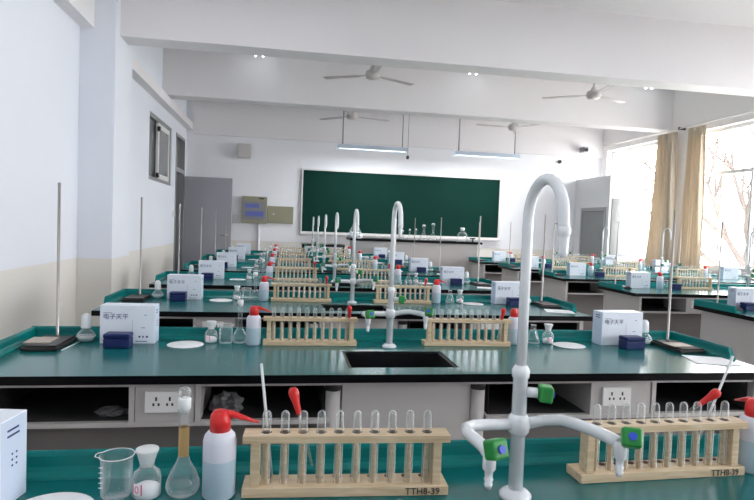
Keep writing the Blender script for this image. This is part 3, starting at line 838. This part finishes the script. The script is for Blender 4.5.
def jit(a=.006): return random.uniform(-a, a)
for k in range(7):
    y = YT(k); nm = LB[k]
    # left half, from the wall towards the faucet
    if k == 0:
        K_BOX.put(-.552, 1.035, T, -.14, 'white balance carton at left edge of the nearest left-hand bench')
        K_DISC.put(-.373, 1.015, T+.0005, 0, 'round white filter paper on the nearest left-hand bench')
        K_BEAK.put(-.281, 1.068, T, 0, 'empty clear glass beaker on the nearest left-hand bench')
        K_REAG.put(-.228, 1.061, T, 0, 'glass reagent bottle of white powder between beaker and flask on nearest bench')
        K_VFL.put(-.166, 1.062, T, 0, 'stoppered volumetric flask beside the wash bottle on nearest bench')
        K_WASH.put(-.102, 1.054, T, .05, 'red-capped wash bottle left of the left rack on nearest bench')
        K_WASH.put(1.013, 1.075, T, 1.5, 'red-capped wash bottle right of the right rack on nearest bench')
        continue
    K_STAND.put(-.860, y+.088, T, jit(.01), 'black-based retort stand with steel rod at left end of the %s' % nm)
    K_LAMP.put(-.757, y+.094, T, 0, 'spirit lamp with white cap left of carton on the %s' % nm)
    K_BOX.put(-.588+jit(), y+.054, T, jit(.03), 'white balance carton on left half of the %s' % nm)
    K_BLUE.put(-.614+jit(), y-.005, T, jit(.05), 'dark blue case before the left carton on the %s' % nm)
    K_DISC.put(-.370+jit(), y+.033, T+.0005, 0, 'round white filter paper on left half of the %s' % nm)
    K_REAG.put(-.277, y+.082, T, 0, 'stoppered reagent bottle of white powder, left half of the %s' % nm)
    K_BEAK.put(-.218, y+.070, T, 0, 'clear glass beaker on left half of the %s' % nm)
    K_VFL.put(-.163, y+.068, T, 0, 'tall stoppered volumetric flask left of wash bottle on the %s' % nm)
    K_WASH.put(-.108+jit(.003), y+.045, T, .05+jit(.1), 'red-capped wash bottle left of the left rack on the %s' % nm)
    # right half
    K_WASH.put(1.017, y+.078, T, {1: -1.7, 2: -.05}.get(k, .2), 'red-capped wash bottle right of the right rack on the %s' % nm)
    K_CON.put(1.118, y+.098, T, 0, 'clear conical flask on right half of the %s' % nm)
    K_REAG.put(1.185, y+.090, T, .4, 'stoppered reagent bottle of white powder, right half of the %s' % nm)
    K_DISC.put(1.262, y+.040, T+.0005, 0, 'round white filter paper on right half of the %s' % nm)
    K_BOX.put(1.520, y+.048, T, .05, 'white balance carton on right half of the %s' % nm)
    K_BLUE.put(1.530, y-.012, T, .05, 'dark blue case before the right carton on the %s' % nm)
    K_LAMP.put(1.658, y+.090, T, 0, 'spirit lamp with white cap right of carton on the %s' % nm)
    K_STAND.put(1.756, y+.06, T, 0, 'black-based retort stand with steel rod at right end of the %s' % nm)
    K_PAPER.put(1.735, y-.24, T, -.3, 'white paper sheet before the stand at right end of the %s' % nm)
for k, sx in ((1, -1),):
    tag(obj('ceramic_tile', MB().box(-.045, -.05, 0, .045, .05, .004), M['beige'], None, (-.885, YT(k)+.005, T+.0212)), 'beige tile on the stand base at left end of second left-hand bench', 'tile')
    tag(obj('ceramic_tile', MB().box(-.045, -.04, 0, .045, .04, .004), M['beige'], None, (1.735, YT(k)-.04, T+.0212)), 'beige tile on the stand base at right end of second left-hand bench', 'tile')
# tan strip taped to the neck of the near flask
s_cap[:] = [False, False]
obj('tan_strip', MB().lathe([(.0092, .072), (.0092, .125)], n=14), M['tan'], K_VFL.p)
s_cap[:] = [True, True]

# window-side benches
for k in range(2, 7):
    y = YT(k); nm = RB[k]; x0 = XRC-1.395
    K_STAND.put(x0+.105, y+.095, T, 0, 'black-based retort stand with steel rod at left end of the %s' % nm)
    bx = {2: 3.30, 3: 3.335, 4: 3.41, 5: 3.43, 6: 3.47}[k]
    K_BOX.put(bx, y, T, .03, 'white balance carton on left half of the %s' % nm)
    K_BLUE.put({2: 3.255}.get(k, 3.66), y-(.06 if k == 2 else .05), T, 0, 'dark blue case on left half of the %s' % nm)
    if k == 2: continue
    K_WASH.put({3: 3.535, 4: 3.575, 5: 3.60, 6: 3.655}[k], y+.0, T, 2.6, 'red-capped wash bottle left of the left rack on the %s' % nm)
    K_BEAK.put(3.665, y+.11, T, 0, 'clear glass beaker on left half of the %s' % nm)
    K_DISC.put(4.05, y-.16, T+.0005, 0, 'round white filter paper before the left rack on the %s' % nm)
    K_WASH.put(5.12, y+.06, T, 0, 'red-capped wash bottle right of the right rack on the %s' % nm)
    K_REAG.put(5.20, y+.08, T, 0, 'stoppered reagent bottle of white powder, right half of the %s' % nm)
    K_CON.put(5.27, y+.08, T, 0, 'clear conical flask on right half of the %s' % nm)
    K_BOX.put(5.46, y+.04, T, 0, 'white balance carton on right half of the %s' % nm)
    K_LAMP.put(5.62, y+.09, T, 0, 'spirit lamp with white cap right of carton on the %s' % nm)
    K_STAND.put(5.72, y+.02, T, 0, 'black-based retort stand with steel rod at right end of the %s' % nm)

# writing on the racks of the near bench
def rack_writing(x, y, r):
    for o in COL.objects:
        if o.name.startswith('test_tube_rack') and abs(o.location.x-x) < 1e-4 and abs(o.location.y-y) < 1e-4:
            b = [c for c in o.children if c.name.startswith('base_board')][0]
            text_mesh('rack_mark', 'TTH8-39', .0175, M['ink'], b, (.108, -.0428, .003), (PI/2, 0, 0), sx=1.0)
rack_writing(*LR[0][0]); rack_writing(*LR[0][1])

# things inside the open compartments of the second bench
def crumple(sx, sy, sz, seed):
    bm = bmesh.new(); bmesh.ops.create_icosphere(bm, subdivisions=3, radius=1)
    rnd = random.Random(seed)
    for v in bm.verts:
        f = .7 + .5*rnd.random(); v.co = Vector((v.co.x*sx*f, v.co.y*sy*f, (v.co.z*sz*f if v.co.z > -.4 else -.4*sz)))
    me = bpy.data.meshes.new('crumple'); bm.to_mesh(me); bm.free(); me.materials.append(M['bag']); return me
tag(obj('plastic_bag', crumple(.055, .05, .045, 3), None, None, (-.175, YT(1)-.30, .624+.0185)), 'crumpled grey plastic bag in the compartment right of left sockets, second bench', 'bag')
tag(obj('plastic_bag', crumple(.05, .03, .016, 5), None, None, (-.54, YT(1)-.32, .624+.007)), 'flat grey plastic bag in the compartment left of left sockets, second bench', 'bag')

# ------------------------------------------------------------------ demonstration bench by the board
YD = 9.15
DZ = 1.062
t = thing('demonstration_bench', (0, YD, 0), 0, 'grey panelled demonstration bench with black top below the chalkboard', 'bench')
obj('worktop', MB().box(1.06, 0, DZ-.035, 3.27, .65, DZ), M['edge'], t, bevel=.003)
for i, (a, b) in enumerate(((1.12, 1.80), (1.806, 2.56), (2.566, 3.20))):
    obj('front_panel', MB().box(a, .05, .0, b, .07, DZ-.036), M['panel'], t)
obj('carcass', MB().box(1.12, .07, 0, 3.20, .60, DZ-.036), M['panel'], t)
t = thing('side_table', (0, YD+.10, 0), 0, 'low white table with black top left of the demonstration bench', 'table')
obj('table_top', MB().box(.30, 0, .905, .99, .55, .94), M['edge'], t, bevel=.003)
obj('body', MB().box(.36, .04, 0, .93, .5, .904), M['frame_white'], t)
obj('leg', MB().box(.31, .02, 0, .34, .05, .905), M['black'], t); obj('leg', MB().box(.95, .02, 0, .98, .05, .905), M['black'], t)
obj('leg', MB().box(.31, .50, 0, .34, .53, .905), M['black'], t); obj('leg', MB().box(.95, .50, 0, .98, .53, .905), M['black'], t)
def small_flask(sc, h):
    s_cap[:] = [False, False]
    m = MB().lathe([(.0001, .002), (.05*sc, .002), (.055*sc, .01*sc), (.03*sc, .06*sc), (.013*sc, .09*sc), (.013*sc, h-.02), (.022*sc, h-.018), (.022*sc, h)], n=16)
    s_cap[:] = [True, True]
    return m
FW = 'on the demonstration bench'
for i, (x, sc, h, lb) in enumerate(((1.95, 1, .14, 'leftmost small glass flask '), (2.07, .9, .16, 'second glass flask from left '), (2.175, .9, .17, 'third glass flask from left, behind a stand rod, '),
                                    (2.31, 1.4, .24, 'tall long-necked glass flask '), (2.47, 1.4, .27, 'tallest long-necked glass flask '))):
    o = obj('flask_body', small_flask(sc, h), M['glass'])
    r = thing('glass_flask', (x, YD+.2, DZ), 0, (lb + FW).replace('  ', ' '), 'flask', 'flasks on the demonstration bench')
    o.parent = r
    obj('stopper', MB().lathe([(.014*sc, h-.004), (.02*sc, h+.012), (.012*sc, h+.022)], n=12), M['frost'], r)
r = thing('glass_jar', (2.98, YD+.2, DZ), 0, 'wide stoppered glass jar at right end of the demonstration bench', 'jar')
s_cap[:] = [False, False]
obj('glass_body', MB().lathe([(.0001, .002), (.08, .002), (.085, .01), (.085, .11), (.06, .15), (.03, .165), (.03, .19)], n=18), M['glass'], r)
s_cap[:] = [True, True]
obj('stopper', MB().lathe([(.03, .185), (.04, .22), (.03, .235)], n=14), M['frost'], r)
r = thing('wrapped_apparatus', (1.16, YD+.22, DZ), 0, 'pale cone-shaped apparatus in plastic wrap on left end of demonstration bench', 'apparatus')
s_cap[:] = [False, True]
obj('glass_cone', MB().lathe([(.10, .10), (.06, .18), (.02, .26), (.025, .30), (.012, .33)], n=16), M['glass'], r)
s_cap[:] = [True, True]
wr = crumple(.135, .12, .075, 11); wr.materials.clear(); wr.materials.append(M['wrap'])
obj('plastic_wrap', wr, None, r, (0, 0, .031))
t = thing('gas_tap', (3.14, YD+.12, DZ), 0, 'small black gas tap at right end of the demonstration bench', 'tap')
obj('stem', MB().lathe([(.025, 0), (.012, .01), (.012, .05)], n=12), M['black'], t); obj('lever', MB().box(-.05, -.012, .05, .04, .012, .07), M['black'], t)

# clamp on the window-side stand
t = thing('burette_clamp', (XRC-1.395+.105, YT(4)+.095, T), 0, 'clamp and glass burette on the rod, third window-side bench', 'clamp')
obj('clamp_arm', MB().tube([(0.007, -.010, .60), (.14, -.010, .60)], .006, 8), M['frame_grey'], t)
obj('burette', MB().tube([(.12, -.010, .12), (.12, -.010, .17), (.12, -.010, .64)], [.003, .009, .009], 10), M['glass'], t)
for z, x in ((.46, .11), (.30, .10)): obj('clamp_knob', MB().box(x-.02, -.022, z-.012, x+.025, .0, z+.012), M['black'], t, bevel=.004)

# ------------------------------------------------------------------ outside
o = struct('ground', MB().box(XR_W+.3, -20, -4.1, 60, 50, -4.0), M['ground'])
def tree(x, y, seed, label):
    rnd = random.Random(seed); mb = MB()
    def branch(p, d, l, r, dep):
        q = p + d*l; m = p + d*l*.5 + Vector((rnd.uniform(-.1, .1), rnd.uniform(-.1, .1), 0))*l*.4
        mb.tube([p, m, q], [r, r*.85, r*.65], 6)
        if dep == 0: return
        for _ in range(3 if dep > 1 else 2):
            nd = (d + Vector((rnd.uniform(-.8, .8), rnd.uniform(-.8, .8), rnd.uniform(-.1, .6)))).normalized()
            branch(q, nd, l*rnd.uniform(.6, .8), r*.62, dep-1)
    branch(Vector((0, 0, 0)), Vector((0, .05, 1)).normalized(), 3.2, .17, 4)
    tag(obj('bare_tree', mb, M['bark'], None, (x, y, -4.0)), label, 'tree', 'trees outside')
tree(12.5, 14.3, 4, 'pale bare tree outside the nearer window, left one')
tree(12.0, 12.3, 9, 'pale bare tree outside the nearer window, right one')

# ------------------------------------------------------------------ world, camera
w = bpy.data.worlds.new('World'); scene.world = w; w.use_nodes = True
bg = w.node_tree.nodes['Background']; bg.inputs['Color'].default_value = (.98, .985, 1.0, 1); bg.inputs['Strength'].default_value = 10.0
YAW, PITCH_, ROLL, F = .1623, .0425, .0371, 575.14
fwd = Vector((math.sin(YAW)*math.cos(PITCH_), math.cos(YAW)*math.cos(PITCH_), -math.sin(PITCH_)))
r0 = Vector((math.cos(YAW), -math.sin(YAW), 0)); u0 = r0.cross(fwd)
rr = r0*math.cos(ROLL) + u0*math.sin(ROLL); uu = -r0*math.sin(ROLL) + u0*math.cos(ROLL)
cd = bpy.data.cameras.new('camera'); cam = bpy.data.objects.new('camera', cd); COL.objects.link(cam)
mw = Matrix((rr, uu, -fwd)).transposed().to_4x4(); mw.translation = (0, 0, 1.28)
cam.matrix_world = mw
cd.sensor_fit = 'HORIZONTAL'; cd.sensor_width = 36; cd.lens = 36*F/754; cd.clip_start = .02; cd.clip_end = 200
scene.camera = cam
vs = scene.view_settings; vs.view_transform = 'Standard'; vs.look = 'None'; vs.gamma = 1; vs.use_curve_mapping = False; vs.exposure = 0.78
scene.cycles.use_denoising = True
scene.cycles.max_bounces = 12; scene.cycles.diffuse_bounces = 6; scene.cycles.transparent_max_bounces = 32
scene.cycles.sample_clamp_indirect = 6
